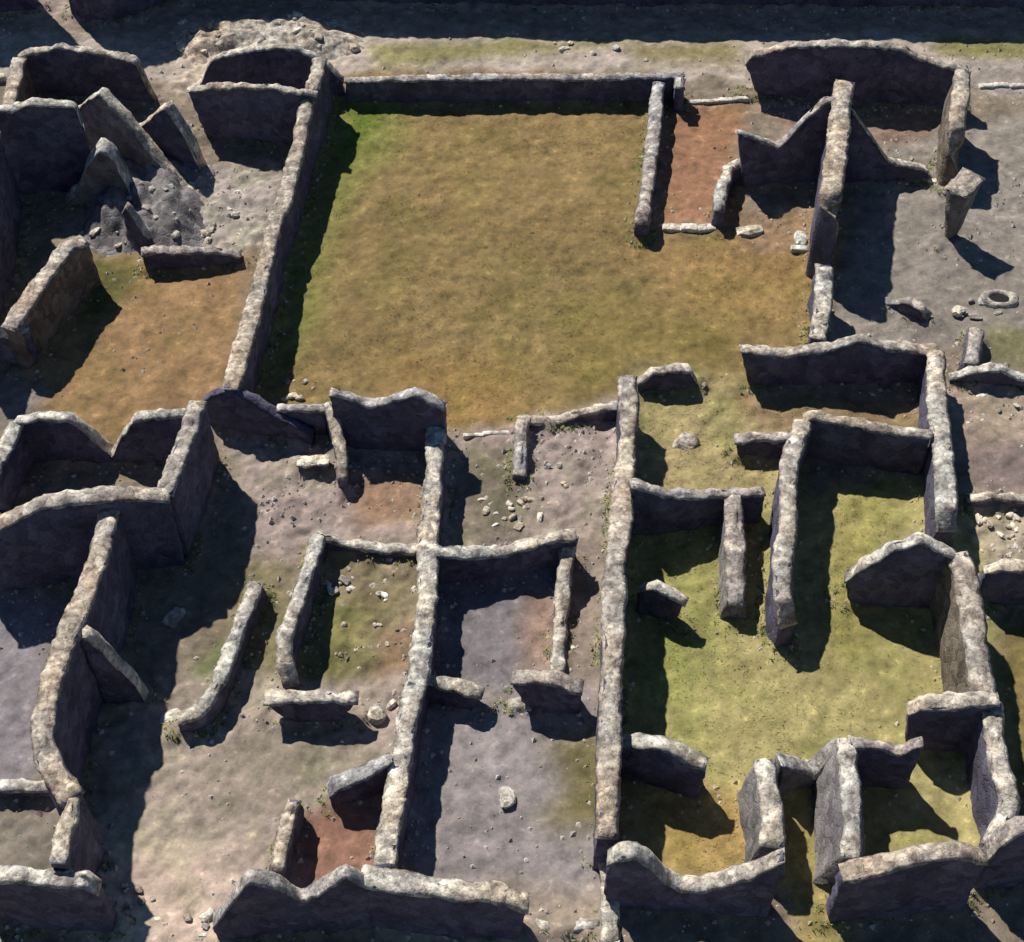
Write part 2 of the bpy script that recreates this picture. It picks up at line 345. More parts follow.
EW('broken_wall', 'small dark stub with bright white top beside the very long middle wall', [(640, 586), (655, 584), (672, 592), (686, 601)], [(1, 640), (3, 646)], t=.4, cap=M_WHITE, inset=(0, .25))
EW('ruined_wall', 'dark wall with pale crest at the south of the yellow grass yard', [(621, 740), (652, 740), (675, 747), (690, 755), (706, 763)], [(1, 826), (3, 830)], t=.5)
NS('ruined_wall', 'short bright wall on the left of the alley near the bottom', [(765, 759, 1.5), (770, 790, 1.5), (774, 815, 1.5), (772, 846, 1.4)], t=.48, batter=1.3, mat=M_GREY)
EW('ruined_wall', 'long sagging dark wall along the bottom edge left of the alley', [(609, 856), (620, 849), (634, 848), (650, 858), (668, 876), (680, 883), (703, 882), (753, 869), (784, 853)], [(2, 0, 2.4), (7, 0, 1.85)], t=.5)
EW('low_wall', 'low crooked wall with dark hollow at the north edge of the yellow grass', [(638, 380), (651, 372), (675, 368), (690, 368), (697, 382)], [(1, 402), (3, 398)], t=.4)

# --- centre
EW('low_wall', 'low pale wall along the south edge of the big lawn', [(518, 419), (549, 419), (575, 414), (610, 405), (618, 404)], [(1, 428), (3, 430)], t=.4)
NS('low_wall', 'low grey spur running down from the low pale wall south of the big lawn', [(523, 417, .45), (521, 440, .42), (519, 473, .35)], t=.4, cap=M_CAPG)
EW('ruined_wall', 'dark wall with zigzag crest south of the big lawn', [(331, 390), (345, 394), (368, 404), (390, 398), (414, 390), (433, 399), (445, 406)], [(1, 480), (5, 492)], t=.44, cap=M_CAPG)
NS('low_wall', 'thin curving pale wall beside the white block and zigzag crested wall', [(328, 402, 1.2), (337, 430, 1.0), (342, 455, .8), (342, 478, .5)], t=.3)
EW('stone_block', 'short white masonry block in the shadow beside the thin curving wall', [(298, 460), (313, 459), (328, 459)], [(0, 476), (2, 476)], t=.42, cap=M_WHITE, cat='stone block')
NS('ruined_wall', 'long pale wall running down the middle left from the zigzag crested wall', [(437, 406, 1.15), (436, 440, 1.1), (434, 480, 1.1), (428, 540, 1.1), (427, 600, 1.15), (423, 640, 1.15), (417, 680, 1.15), (407, 720, 1.2), (402, 760, 1.2), (395, 800, 1.2), (386, 845, 1.2), (384, 868, 1.2)], t=.5, cap=M_CAP, lump=1.5)
EW('ruined_wall', 'pale topped wall north of the purple grey gravel room', [(436, 548), (470, 552), (505, 549), (550, 537), (575, 532)], [(1, 598), (3, 592)], t=.46)
NS('ruined_wall', 'thin crumbling wall east of the purple grey gravel room', [(570, 534, .95), (567, 560, .8), (563, 590, .5), (560, 630, .32), (557, 676, .25)], t=.36)
EW('low_wall', 'tilted pale topped stub south of the gravel room, against the long middle left wall', [(424, 677), (445, 681), (462, 685), (482, 692)], [(1, 722), (3, 726)], t=.4, inset=(0, .2))
EW('low_wall', 'grey stub with bright corner southeast of the gravel room', [(513, 676), (530, 676), (552, 677), (582, 686)], [(1, 730), (2, 735)], t=.5, inset=(.35, 0), cap=M_CAPG)
NS('ruined_wall', 'narrow pale wall on the west of the mossy rubble room', [(318, 535, .65), (308, 570, .9), (295, 605, 1.1), (284, 635, 1.1), (284, 660, .85), (291, 684, .5)], t=.36)
EW('low_wall', 'low pale wall on the north of the mossy rubble room', [(318, 535), (349, 543), (385, 547), (421, 547)], [(1, 563), (3, 566)], t=.36)
EW('broken_wall', 'short block with wide bright top narrowing to its foot, below the mossy rubble room', [(265, 696), (310, 695), (357, 696)], [(0, 738), (2, 738)], t=.44, inset=(.55, .45))
EW('broken_wall', 'round backed dark stub leaning on the long middle left wall near the bottom', [(329, 790), (335, 783), (348, 777), (366, 770), (390, 757)], [(1, 824), (3, 822)], t=.46, cap=M_CAPG)
NS('low_wall', 'short upright spur in front of the pink earth patch at bottom', [(294, 799, .8), (285, 830, .85), (276, 868, .85)], t=.36, cap=M_CAPW)
EW('ruined_wall', 'dark wall with two grey peaks along the bottom edge', [(214, 920), (235, 892), (247, 876), (265, 877), (281, 882), (303, 896), (325, 882), (346, 869), (366, 880)], [(2, 0, 2.5), (7, 0, 2.5)], t=.4, cap=M_CAPG, rag=.02)
EW('ruined_wall', 'thick pale topped wall sloping right along the bottom edge below the grey floor', [(362, 874), (382, 878), (410, 882), (441, 886), (500, 893), (528, 902)], [(2, 0, 1.9), (4, 0, 1.8)], t=.6, inset=(0, .2))
EW('low_wall', 'low pale footing at the bottom edge between two tall dark walls', [(528, 924), (560, 928), (598, 924)], [(0, 932), (2, 932)], t=.42)

# --- left
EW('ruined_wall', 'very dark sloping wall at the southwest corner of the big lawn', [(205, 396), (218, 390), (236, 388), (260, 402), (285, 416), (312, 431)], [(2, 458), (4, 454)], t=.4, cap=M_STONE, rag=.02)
EW('ruined_wall', 'dark wall in deep shade behind the short white block', [(278, 408), (300, 407), (324, 408)], [(0, 452), (2, 452)], t=.34, cap=M_CAPG)
NS('ruined_wall', 'tall wall with sunlit curved top dropping into the wide black shadow at left', [(197, 400, 2.3), (190, 425, 2.4), (178, 455, 2.5), (168, 480, 2.5), (164, 492, 2.4)], t=.5, cap=M_CAPW)
EW('ruined_wall', 'dark wall with sloping shoulders at the left edge below the brown yard', [(-8, 456), (4, 440), (16, 418), (45, 415), (70, 415), (90, 431), (111, 449)], [(2, 490), (4, 492)], t=.44)
NS('ruined_wall', 'slanting pale wall cut by the left edge below the brown yard', [(16, 420, 1.5), (6, 440, 1.5), (-10, 475, 1.5)], t=.44)
EW('ruined_wall', 'dark wall right of the breach below the brown yard', [(112, 451), (123, 432), (134, 416), (160, 413), (186, 410)], [(2, 492), (4, 494)], t=.44)
EW('ruined_wall', 'thick pale topped wall crossing from the left edge to the wide black shadow', [(-40, 533), (0, 521), (36, 504), (68, 496), (105, 493), (144, 493), (168, 495)], [(2, 0, 2.8), (5, 0, 2.6)], t=.6, cap=M_CAPW)
NS('ruined_wall', 'tall narrow pale wall slanting down left beside the wide black shadow', [(110, 498, 2.4), (106, 525, 2.5), (97, 560, 2.6), (80, 602, 2.7), (68, 632, 2.8), (59, 652, 2.8), (49, 688, 2.8), (42, 725, 2.7), (45, 752, 2.6), (58, 778, 2.5), (72, 797, 2.45)], t=.55, cap=M_CAPW)
EW('broken_wall', 'pointed dark wall sloping right inside the wide black shadow at left', [(80, 630), (88, 630), (100, 641), (120, 662), (138, 682), (151, 710)], [(1, 0, 2.75), (4, 0, .75)], t=.5)
NS('low_wall', 'short narrow pale wall near the bottom left corner', [(73, 799, 2.45), (65, 825, 2.4), (57, 862, 2.3)], t=.36)
EW('low_wall', 'low dark wall at the left edge near the bottom', [(-20, 785), (20, 784), (64, 785)], [(1, 807), (2, 807)], t=.36)
EW('ruined_wall', 'dark wall with thick pale lumpy top in the bottom left corner', [(-30, 874), (20, 874), (60, 879), (85, 878), (98, 886)], [(1, 0, 2.1), (3, 0, 2.1)], t=.5)
NS('low_wall', 'low pale wall slanting beside the wide black shadow at left, hooked at its foot', [(256, 582, .65), (246, 610, .65), (231, 647, .65), (216, 687, .65), (202, 708, .65), (178, 718, .5)], t=.38)

# ------------------------------------------------------------------ kerbs, block, well head, sheet
def kerb(label, a, b, w=.24, h=.13, mat=None):
    A = P(*a)[:2]; B = P(*b)[:2]; L = np.linalg.norm(B - A); d = (B - A) / L; n = np.array([-d[1], d[0]])
    nb = max(2, int(L / .42)); vs = []; fs = []; sd = random.uniform(0, 50); c = (A + B) / 2
    st = []
    for q in range(nb):
        a0, a1 = q / nb, (q + 1) / nb; g_ = .018 / L
        st += [(a0 + g_ * .2, .55, q), (a0 + g_, .92, q), (a0 + 2.2 * g_, 1, q), ((a0 + a1) / 2, 1, q), (a1 - 2.2 * g_, 1, q), (a1 - g_, .92, q)]
    st.append((1, .55, nb - 1)); N = len(st) - 1; hv = [random.uniform(.75, 1.15) for _ in range(nb)]; lv = [random.uniform(-.03, .03) for _ in range(nb)]
    for i in range(N + 1):
        f_, sc, q = st[i]
        p = A + d * L * f_ - c + n * lv[q]
        for s, z in ((1, -.05), (1.0, h * .86), (.86, h), (-.86, h), (-1.0, h * .86), (-1, -.05)):
            z = z * sc * hv[q] if z > 0 else z; s *= .5 + .5 * sc; qq = q; q = p + n * s * w / 2
            e = .03 * nz((q[0] + c[0], q[1] + c[1], z), 5, sd)
            vs.append((q[0] + n[0] * e, q[1] + n[1] * e, z + (e if z > 0 else 0))); q = qq
        if i < N:
            for k in range(6): a_ = i * 6 + k; b_ = i * 6 + (k + 1) % 6; fs.append((a_, a_ + 6, b_ + 6, b_))
    fs.append(tuple(range(6))); fs.append(tuple(reversed(range(N * 6, N * 6 + 6))))
    o = mesh_obj('stone_kerb', vs, fs, mat or M_WHITE); o.location = (c[0], c[1], 0)
    return tag(o, label, 'kerb')
kerb('white stone threshold closing the red earth room on the south', (662, 230), (716, 231), .26, .16)
kerb('thin white kerb on the north edge of the red earth room', (686, 103), (748, 100), .16, .1)
kerb('white sill stone at the foot of the notched dark wall', (790, 250), (826, 251), .2, .14)
kerb('thin pale kerb line at the south end of the big lawn', (463, 437), (519, 433), .12, .07)
kerb('white kerb by the street at the right edge, top right corner', (978, 87), (1070, 86), .18, .1)
kerb('short white kerb left of the lone tapering pier', (925, 182), (948, 184), .2, .12)
kerb('pale kerb at the street end below the gap, far left edge', (-20, 84), (6, 78), .25, .15)

def rock(bm, c, r, sq=(1, 1, .7), sd=0, sub=2):
    g = bmesh.ops.create_icosphere(bm, subdivisions=sub, radius=1)
    for v_ in g['verts']:
        q = v_.co.copy(); k = 1 + .35 * noise.noise(q * 1.1 + Vector((sd, sd, 0))) + .14 * noise.noise(q * 3 + Vector((sd, 0, sd)))
        # squarish
        m = max(abs(q.x), abs(q.y), abs(q.z)); q = q / (m ** .55)
        v_.co = Vector((q.x * sq[0], q.y * sq[1], q.z * sq[2])) * k * r + Vector(c)
def rock_mesh(name, mat, sq, sd):
    bm = bmesh.new(); rock(bm, (0, 0, .0), 1, sq, sd)
    me = bpy.data.meshes.new(name); bm.to_mesh(me); bm.free(); me.materials.append(mat)
    return me
STONES = [rock_mesh('loose_stone', m, q, s) for m, q, s in ((M_WHITE, (1, .8, .55), 1.3), (M_CAP, (1, .7, .6), 4.2), (M_CAPW, (.9, 1, .5), 7.7), (M_CAPG, (1.1, .7, .6), 9.1), (M_CAP, (.8, .8, .7), 12.4), (M_WHITE, (1.2, .6, .5), 15.0))]
proto = {}
def stone(px, py, r, label, group=None, k=None, cat='stone', name='loose_stone'):
    k = random.randrange(6) if k is None else k
    p = P(px, py, 0)
    if k not in proto:
        o = bpy.data.objects.new(name, STONES[k]); proto[k] = o
    else:
        o = proto[k].copy(); o.name = name
    COL.objects.link(o)
    o.location = (p[0], p[1], r * random.uniform(-.05, .25)); o.scale = (r * random.uniform(.8, 1.25), r, r * random.uniform(.7, 1.1))
    o.rotation_euler = (random.uniform(-.25, .25), random.uniform(-.25, .25), random.uniform(0, 6.28))
    return tag(o, label, cat, group)
def scatter(n, box, r, label, group, ks=None):
    for _ in range(n):
        stone(random.uniform(box[0], box[2]), random.uniform(box[1], box[3]), random.uniform(*r) * random.uniform(.7, 1.2), label, group, None if ks is None else random.choice(ks))
scatter(46, (326, 553, 416, 598), (.04, .13), 'pale stone in the rubble at the north of the mossy rubble room', 'stones in the mossy rubble room')
scatter(10, (336, 600, 400, 660), (.05, .11), 'small stone scattered on the mossy floor', 'small stones on the mossy floor')
scatter(24, (480, 498, 560, 528), (.05, .14), 'pale stone heaped behind the wall north of the gravel room', 'stones behind the gravel room')
scatter(12, (540, 430, 606, 500), (.05, .12), 'small stone on the rough floor south of the big lawn', 'stones on the rough floor')
scatter(9, (552, 600, 572, 690), (.06, .13), 'pale stone along the crumbling wall east of the gravel room', 'stones along the crumbling wall')
scatter(26, (978, 508, 1023, 556), (.05, .14), 'white stone in the rubble at the right edge below the low straight wall', 'white stones at the right edge', [0, 1, 5])
scatter(26, (180, 22, 345, 60), (.06, .15), 'pale stone on the street bank in the upper left', 'stones on the street bank')
scatter(9, (480, 40, 700, 62), (.06, .14), 'pale stone on the street north of the big lawn', 'stones on the street')
scatter(8, (960, 292, 1022, 322), (.05, .13), 'pale stone on the grey yard at the right edge', 'stones on the grey yard')
scatter(26, (185, 180, 250, 244), (.05, .14), 'pale stone on the grey rubble patch in the upper left', 'stones on the grey rubble patch')
scatter(14, (120, 868, 215, 940), (.06, .15), 'pale stone on the pinkish floor near the bottom left', 'stones on the pinkish floor')
scatter(10, (345, 700, 395, 730), (.06, .13), 'pale stone beside the short block with the wide bright top', 'stones beside the bright topped block')
scatter(6, (440, 690, 530, 720), (.05, .11), 'small stone between the two stubs south of the gravel room', 'stones between the two stubs')
scatter(8, (280, 380, 315, 402), (.05, .12), 'pale stone at the southwest corner of the big lawn', 'stones at the lawn corner')
scatter(8, (960, 395, 1022, 440), (.05, .12), 'pale stone on the pink floor at the right edge', 'stones on the pink floor')
scatter(8, (895, 150, 950, 178), (.05, .11), 'pale stone on the strip below the broad arched wall', 'stones below the arched wall')
stone(686, 444, .28, 'upright brown boulder on the grass west of the small square dark block', k=2, cat='boulder', name='boulder')
stone(750, 232, .36, 'pale boulder at the foot of the small curved wall', k=1, cat='boulder', name='boulder')
stone(800, 240, .30, 'white boulder leaning at the foot of the notched dark wall', k=5, cat='boulder', name='boulder')
stone(507, 798, .22, 'single white stone lying in the middle of the grey floor', k=0)
stone(958, 312, .2, 'white stone beside the round well head', k=0)
stone(520, 706, .3, 'pale boulder left of the grey stub southeast of the gravel room', k=1, cat='boulder', name='boulder')
stone(170, 718, .24, 'white boulder at the hooked foot of the slanting low wall', k=0, cat='boulder', name='boulder')
stone(175, 618, .24, 'grey boulder half lost in the wide black shadow', k=3, cat='boulder', name='boulder')
stone(376, 716, .26, 'pale boulder right of the short block with wide bright top', k=4, cat='boulder', name='boulder')

def well():
    c = P(999, 300); bm = bmesh.new(); N = 28
    rows = [(.44, -.03), (.42, .08), (.36, .13), (.27, .12), (.22, .06), (.21, -.02)]
    vs = []; fs = []
    for i in range(N):
        a = i * 2 * math.pi / N
        for r_, z in rows:
            q = r_ * (1 + .1 * nz((math.cos(a), math.sin(a), z), 2, 3)); vs.append((q * 1.25 * math.cos(a), q * .8 * math.sin(a), z + .02 * nz((math.cos(a), math.sin(a), 0), 3, 8)))
    m = len(rows)
    for i in range(N):
        for k in range(m - 1):
            a = i * m + k; b = ((i + 1) % N) * m + k; fs.append((a, b, b + 1, a + 1))
    o = mesh_obj('well_head', vs, fs, M_CAPW); o.location = (c[0], c[1], 0)
    tag(o, 'low oval stone well head with black opening on the grey yard, right edge', 'well head')
    h = mesh_obj('opening', [(.30 * math.cos(i * 6.2832 / 20), .19 * math.sin(i * 6.2832 / 20), .055) for i in range(20)], [tuple(range(20))], M_HOLE, o)
well()
def relief(name, label, cat, quad, zf, mat, nu=40, nv=40, sd=3):
    a, b, c, d = [P(*q)[:2] for q in quad]; ctr = (a + b + c + d) / 4; vs = []; fs = []
    for j in range(nv + 1):
        for i in range(nu + 1):
            u, v_ = i / nu, j / nv
            p = (a * (1 - u) + b * u) * (1 - v_) + (d * (1 - u) + c * u) * v_
            z = zf(u, v_); z += min(1, max(0, z) * 4) * (.10 * nz((p[0], p[1], 0), 2.2, sd) + .07 * nz((p[0], p[1], 0), 5, sd + 3))
            vs.append((p[0] - ctr[0], p[1] - ctr[1], z - .04))
    for j in range(nv):
        for i in range(nu): q = j * (nu + 1) + i; fs.append((q, q + 1, q + nu + 2, q + nu + 1))
    o = mesh_obj(name, vs, fs, mat); o.location = (ctr[0], ctr[1], 0)
    bm = bmesh.new(); bm.from_mesh(o.data); bmesh.ops.recalc_face_normals(bm, faces=bm.faces)
    if sum(f.normal.z for f in bm.faces) < 0: bmesh.ops.reverse_faces(bm, faces=bm.faces)
    bm.to_mesh(o.data); bm.free()
    return tag(o, label, cat)
def sm(x, a, b):
    x = min(1, max(0, (x - a) / (b - a))); return x * x * (3 - 2 * x)
def heap_z(u, v):
    e = sm(u, 0, .25) * (1 - sm(u, .75, 1)) * sm(v, 0, .3) * (1 - sm(v, .7, 1))
    return e * (.55 + .5 * noise.noise(Vector((u * 4, v * 4, 2))) + .4 * abs(noise.noise(Vector((u * 5, v * 4, 5)))) + .12 * noise.noise(Vector((u * 13, v * 12, 8))))
heap_a = relief('rubble_heap', 'crumpled grey rubble heap between the pointed fragments in the upper left', 'rubble heap', [(80, 150), (215, 150), (205, 262), (75, 262)], heap_z, M_GREY, 90, 90, 8)
heap_b = relief('rubble_heap', 'rough pale rubble bank beside the street behind the arched gable, upper left', 'rubble heap', [(170, 20), (365, 14), (375, 62), (165, 66)], lambda u, v: .6 * heap_z(u, v), M_CAPW, 90, 50, 12)
from mathutils.bvhtree import BVHTree
def scatter_on(heap, n, box, r, label, group, ks):
    tree = BVHTree.FromPolygons([v_.co.copy() for v_ in heap.data.vertices], [tuple(p.vertices) for p in heap.data.polygons])
    for _ in range(n):
        o = stone(random.uniform(box[0], box[2]), random.uniform(box[1], box[3]), random.uniform(*r), label, group, random.choice(ks))
        hit = tree.ray_cast(Vector((o.location.x - heap.location.x, o.location.y - heap.location.y, 9)), Vector((0, 0, -1)))[0]
        if hit: o.location.z += max(0, hit.z)
scatter_on(heap_a, 24, (95, 190, 195, 250), (.05, .16), 'grey stone on the crumpled rubble heap in the upper left', 'stones on the rubble heap', [1, 2, 3, 4])
scatter_on(heap_b, 30, (180, 20, 355, 58), (.06, .2), 'pale stone on the rough rubble bank beside the street', 'stones on the pale rubble bank', [0, 1, 2, 5])

# ------------------------------------------------------------------ ground: one continuous surface split by floor
STEP = .075; X0, X1, Y0, Y1 = -22, 22, -16.5, 31
NX = int((X1 - X0) / STEP); NY = int((Y1 - Y0) / STEP)
gx = X0 + np.arange(NX + 1) * STEP; gy = Y0 + np.arange(NY + 1) * STEP
GX, GY = np.meshgrid(gx, gy)
def vnoise(x, y, s, seed):
    r = np.random.default_rng(seed).random((256, 256))
    u = x * s + 1000.0; w = y * s + 1000.0
    iu = np.floor(u).astype(int); iw = np.floor(w).astype(int); fu = u - iu; fw = w - iw
    fu = fu * fu * (3 - 2 * fu); fw = fw * fw * (3 - 2 * fw)
    g = lambda a, b: r[a % 256, b % 256]
    return (g(iu, iw) * (1 - fu) + g(iu + 1, iw) * fu) * (1 - fw) + (g(iu, iw + 1) * (1 - fu) + g(iu + 1, iw + 1) * fu) * fw - .5
def fbm(x, y, s, seed, o=4):
    t = 0; a = 1
    for i in range(o): t = t + a * vnoise(x + 3.7 * i, y - 5.1 * i, s * 2 ** i, seed + i); a *= .55
    return t
WX = GX + .5 * fbm(GX, GY, .8, 21); WY = GY + .5 * fbm(GX, GY, .8, 41)
def inside(poly):
    q = [P(*p)[:2] for p in poly]; m = np.zeros(GX.shape, bool); j = len(q) - 1
    for i in range(len(q)):
        xi, yi = q[i]; xj, yj = q[j]
        if yi != yj:
            m ^= ((yi > WY) != (yj > WY)) & (WX < (xj - xi) * (WY - yi) / (yj - yi) + xi)
        j = i
    return m
def blur(m, r):
    k = max(1, int(r / STEP)); a = m.astype(float)
    for _ in range(2):
        for ax in (0, 1):
            c = np.cumsum(np.pad(a, [(k + 1, k) if i == ax else (0, 0) for i in (0, 1)], mode='edge'), axis=ax)
            n_ = a.shape[ax]
            a = (np.take(c, range(2 * k + 1, 2 * k + 1 + n_), axis=ax) - np.take(c, range(0, n_), axis=ax)) / (2 * k + 1)
    return a
def rect(a, b, c, d): return [(a, b), (c, b), (c, d), (a, d)]
KAL = 1.05
def alb(c):
    c = np.asarray(c, float); return lin(c * .93 + c.mean() * .07) * 1.12 / KAL
# zone: polygon in view, colour, edge softness, kind of floor, roughness
ZN = ['ground', 'street', 'garden_lawn', 'earth_yard', 'gravel_floor', 'grass_courtyard', 'rubble_floor']
Z = [
 (rect(-200, -20, 1250, 80), (158, 146, 136), .3, 1, .6),
 (rect(-200, -80, 1250, 34), (140, 126, 114), .3, 1, .6),
 ([(180, 30), (330, 18), (345, 60), (180, 90)], (184, 168, 152), .5, 1, 2.2),
 ([(370, 44), (620, 34), (640, 40), (430, 66), (372, 70)], (122, 116, 78), .4, 1, .5),
 ([(610, 40), (740, 40), (740, 66), (640, 62)], (118, 108, 76), .5, 1, .4),
 (rect(930, 38, 1200, 60), (118, 112, 70), .4, 1, .4),
 ([(345, 70), (660, 70), (645, 232), (840, 232), (830, 350), (740, 420), (460, 440), (440, 400), (225, 420), (270, 220), (310, 80)], (120, 101, 65), .35, 2, .4),
 ([(350, 95), (425, 100), (350, 200), (315, 320), (288, 380), (262, 380), (300, 220)], (110, 108, 58), .7, 2, .4),
 ([(345, 105), (380, 105), (340, 180), (325, 200)], (88, 100, 38), .4, 2, .4),
 ([(620, 250), (840, 235), (820, 320), (700, 320)], (132, 106, 67), .9, 2, .3),
 ([(380, 350), (520, 360), (500, 440), (400, 420)], (128, 103, 62), .8, 2, .3),
 ([(560, 290), (740, 320), (720, 400), (560, 400)], (117, 101, 58), .8, 2, .3),
 ([(420, 120), (600, 130), (600, 220), (430, 260)], (126, 105, 68), .9, 2, .3),
 ([(60, 260), (255, 240), (230, 400), (120, 450), (20, 420)], (130, 103, 72), .4, 3, .3),
 ([(88, 255), (150, 262), (120, 310), (85, 350)], (92, 88, 48), .4, 3, .3),
 ([(-100, 375), (45, 378), (30, 420), (-100, 440)], (112, 104, 98), .4, 4, .4),
 ([(185, 165), (285, 170), (262, 245), (180, 250)], (150, 139, 132), .3, 6, 1.6),
 ([(85, 150), (190, 150), (150, 250), (85, 240)], (120, 108, 100), .4, 6, 1.5),
 ([(665, 100), (745, 100), (735, 228), (660, 228)], (136, 100, 76), .25, 3, .3),
 ([(745, 100), (960, 100), (930, 172), (860, 175)], (130, 108, 94), .3, 6, .6),
 ([(740, 215), (830, 215), (830, 252), (740, 250)], (138, 112, 86), .3, 6, .8),
 ([(870, 150), (1200, 70), (1250, 350), (930, 345), (830, 345), (850, 240)], (126, 118, 110), .35, 4, .5),
 ([(960, 60), (1200, 60), (1200, 110), (985, 100)], (138, 128, 120), .3, 4, .5),
 ([(965, 330), (1200, 330), (1200, 375), (990, 365)], (104, 100, 72), .4, 4, .5),
 ([(935, 385), (1200, 385), (1200, 500), (955, 500)], (146, 127, 117), .3, 6, .6),
 ([(962, 440), (1200, 440), (1200, 490), (965, 490)], (116, 102, 98), .4, 6, .4),
 (rect(960, 500, 1200, 570), (146, 134, 114), .3, 6, 1.4),
 (rect(990, 620, 1250, 800), (112, 98, 58), .4, 3, .8),
 ([(440, 430), (630, 405), (625, 560), (440, 560)], (142, 127, 120), .25, 6, 1.3),
 ([(465, 440), (530, 440), (520, 540), (465, 540)], (112, 102, 88), .4, 6, .5),
 ([(560, 540), (620, 520), (605, 760), (560, 700)], (126, 113, 102), .3, 4, .6),
 ([(635, 365), (745, 385), (800, 430), (780, 520), (640, 500)], (142, 128, 90), .4, 5, .7),
 ([(740, 400), (930, 405), (930, 440), (780, 440)], (128, 108, 80), .3, 5, .6),
 ([(620, 500), (790, 500), (830, 480), (955, 480), (1000, 700), (1010, 860), (840, 860), (790, 880), (610, 880)], (146, 136, 90), .3, 5, .4),
 ([(640, 520), (730, 500), (720, 600), (680, 740), (660, 740)], (132, 129, 76), .5, 5, .5),
 ([(830, 480), (900, 480), (860, 660), (815, 660)], (134, 126, 74), .5, 5, .5),
 ([(660, 800), (780, 790), (770, 880), (640, 880)], (148, 124, 76), .4, 5, .3),
 ([(780, 820), (850, 820), (850, 1000), (790, 1000)], (142, 126, 80), .3, 5, .4),
 ([(225, 430), (440, 450), (430, 560), (250, 600)], (143, 128, 122), .3, 6, 1.3),
 ([(350, 470), (430, 470), (430, 525), (350, 530)], (132, 106, 86), .4, 6, .5),
 ([(240, 560), (300, 560), (270, 700), (200, 720), (220, 640)], (116, 107, 80), .4, 3, .7),
 ([(222, 640), (246, 650), (208, 708), (178, 704)], (92, 102, 62), .3, 3, .6),
 ([(305, 545), (428, 545), (425, 700), (280, 700)], (124, 111, 88), .25, 6, 1.4),
 ([(310, 600), (380, 600), (370, 690), (290, 690)], (114, 107, 70), .4, 6, 1.2),
 ([(390, 630), (425, 620), (425, 690), (380, 690)], (130, 104, 84), .3, 6, .6),
 ([(430, 560), (575, 560), (560, 680), (425, 690)], (107, 101, 104), .2, 4, .15),
 ([(530, 590), (572, 590), (562, 670), (520, 670)], (136, 112, 98), .4, 4, .8),
 ([(420, 690), (600, 690), (610, 940), (385, 900)], (127, 119, 118), .3, 4, .5),
 ([(545, 730), (612, 730), (612, 830), (550, 830)], (100, 92, 62), .4, 4, .8),
 ([(110, 680), (425, 680), (390, 900), (330, 900), (80, 1000)], (145, 131, 121), .3, 3, 1.0),
 ([(240, 720), (390, 700), (300, 800), (200, 800)], (132, 121, 107), .5, 3, .5),
 ([(110, 850), (240, 840), (230, 1000), (60, 1000)], (172, 152, 138), .5, 3, .9),
 ([(285, 815), (385, 800), (380, 885), (290, 890)], (134, 99, 84), .35, 3, .2),
 ([(-100, 590), (70, 600), (40, 780), (-100, 785)], (124, 117, 121), .3, 4, .3),
 (rect(-100, 785, 75, 870), (114, 106, 96), .3, 4, .8),
 ([(385, 880), (620, 900), (620, 1000), (385, 1000)], (140, 126, 112), .4, 4, .8),
]
C = np.empty(GX.shape + (3,)); C[:] = alb((118, 106, 92))
RO = np.full(GX.shape, .5); ZI = np.zeros(GX.shape, int)
for poly, c, soft, zi, ro in Z:
    m = inside(poly); b = blur(m, soft * .6)
    C = C * (1 - b[..., None]) + alb(c) * b[..., None]; RO = RO * (1 - b) + ro * b
    ZI[m] = zi
# natural mottling: green tinges and pale dust with their own shapes
g1 = np.clip(fbm(GX, GY, .45, 61) * 2.2, -1, 1); g2 = np.clip(fbm(GX, GY, 1.7, 71) * 1.6, -1, 1)
C *= (1 + .10 * g1 + .10 * g2)[..., None]
gr = np.clip(fbm(GX, GY, .9, 81) * 1.8, 0, .55) * np.isin(ZI, (2, 5, 6, 3))
C = C * (1 - .5 * gr[..., None]) + (C * np.array([.72, .92, .55])) * (.5 * gr[..., None])
RO = RO + .25
HZ = .06 * fbm(GX, GY, .5, 91) + .035 * fbm(GX, GY, 1.6, 93, 2) + RO * (.085 * fbm(GX, GY, 2.0, 95, 3) + .05 * np.abs(fbm(GX, GY, 3.1, 97, 2)) + .045 * fbm(GX, GY, 4.6, 99, 2))
WD = np.full(GX.shape, 9.0)
for pw, tw in WALL_SEGS:
    for a_, b_ in zip(pw[:-1], pw[1:]):
        x0, x1 = sorted((a_[0], b_[0])); y0, y1 = sorted((a_[1], b_[1]))
        i0, i1 = np.clip([int((x0 - 1 - X0) / STEP), int((x1 + 1 - X0) / STEP) + 2], 0, NX + 1); j0, j1 = np.clip([int((y0 - 1 - Y0) / STEP), int((y1 + 1 - Y0) / STEP) + 2], 0, NY + 1)
        if i1 <= i0 or j1 <= j0: continue
        gx_, gy_ = GX[j0:j1, i0:i1], GY[j0:j1, i0:i1]; d = b_[:2] - a_[:2]; L2 = d @ d + 1e-9
        tt = np.clip(((gx_ - a_[0]) * d[0] + (gy_ - a_[1]) * d[1]) / L2, 0, 1)
        dd = np.hypot(gx_ - a_[0] - tt * d[0], gy_ - a_[1] - tt * d[1]) - tw / 2
        WD[j0:j1, i0:i1] = np.minimum(WD[j0:j1, i0:i1], dd)
pile = np.clip(1 - WD / (.28 + .3 * np.clip(fbm(GX, GY, 1.3, 151) + .4, 0, 1)), 0, 1) ** 2
HZ += pile * (.11 + .10 * fbm(GX, GY, 3.0, 155, 2))
edge = np.minimum(np.minimum(GX - X0, X1 - GX), np.minimum(GY - Y0, Y1 - GY)); HZ *= np.clip(edge / 1.0, 0, 1)
dzx = np.gradient(HZ, STEP, axis=1); dzy = np.gradient(HZ, STEP, axis=0)
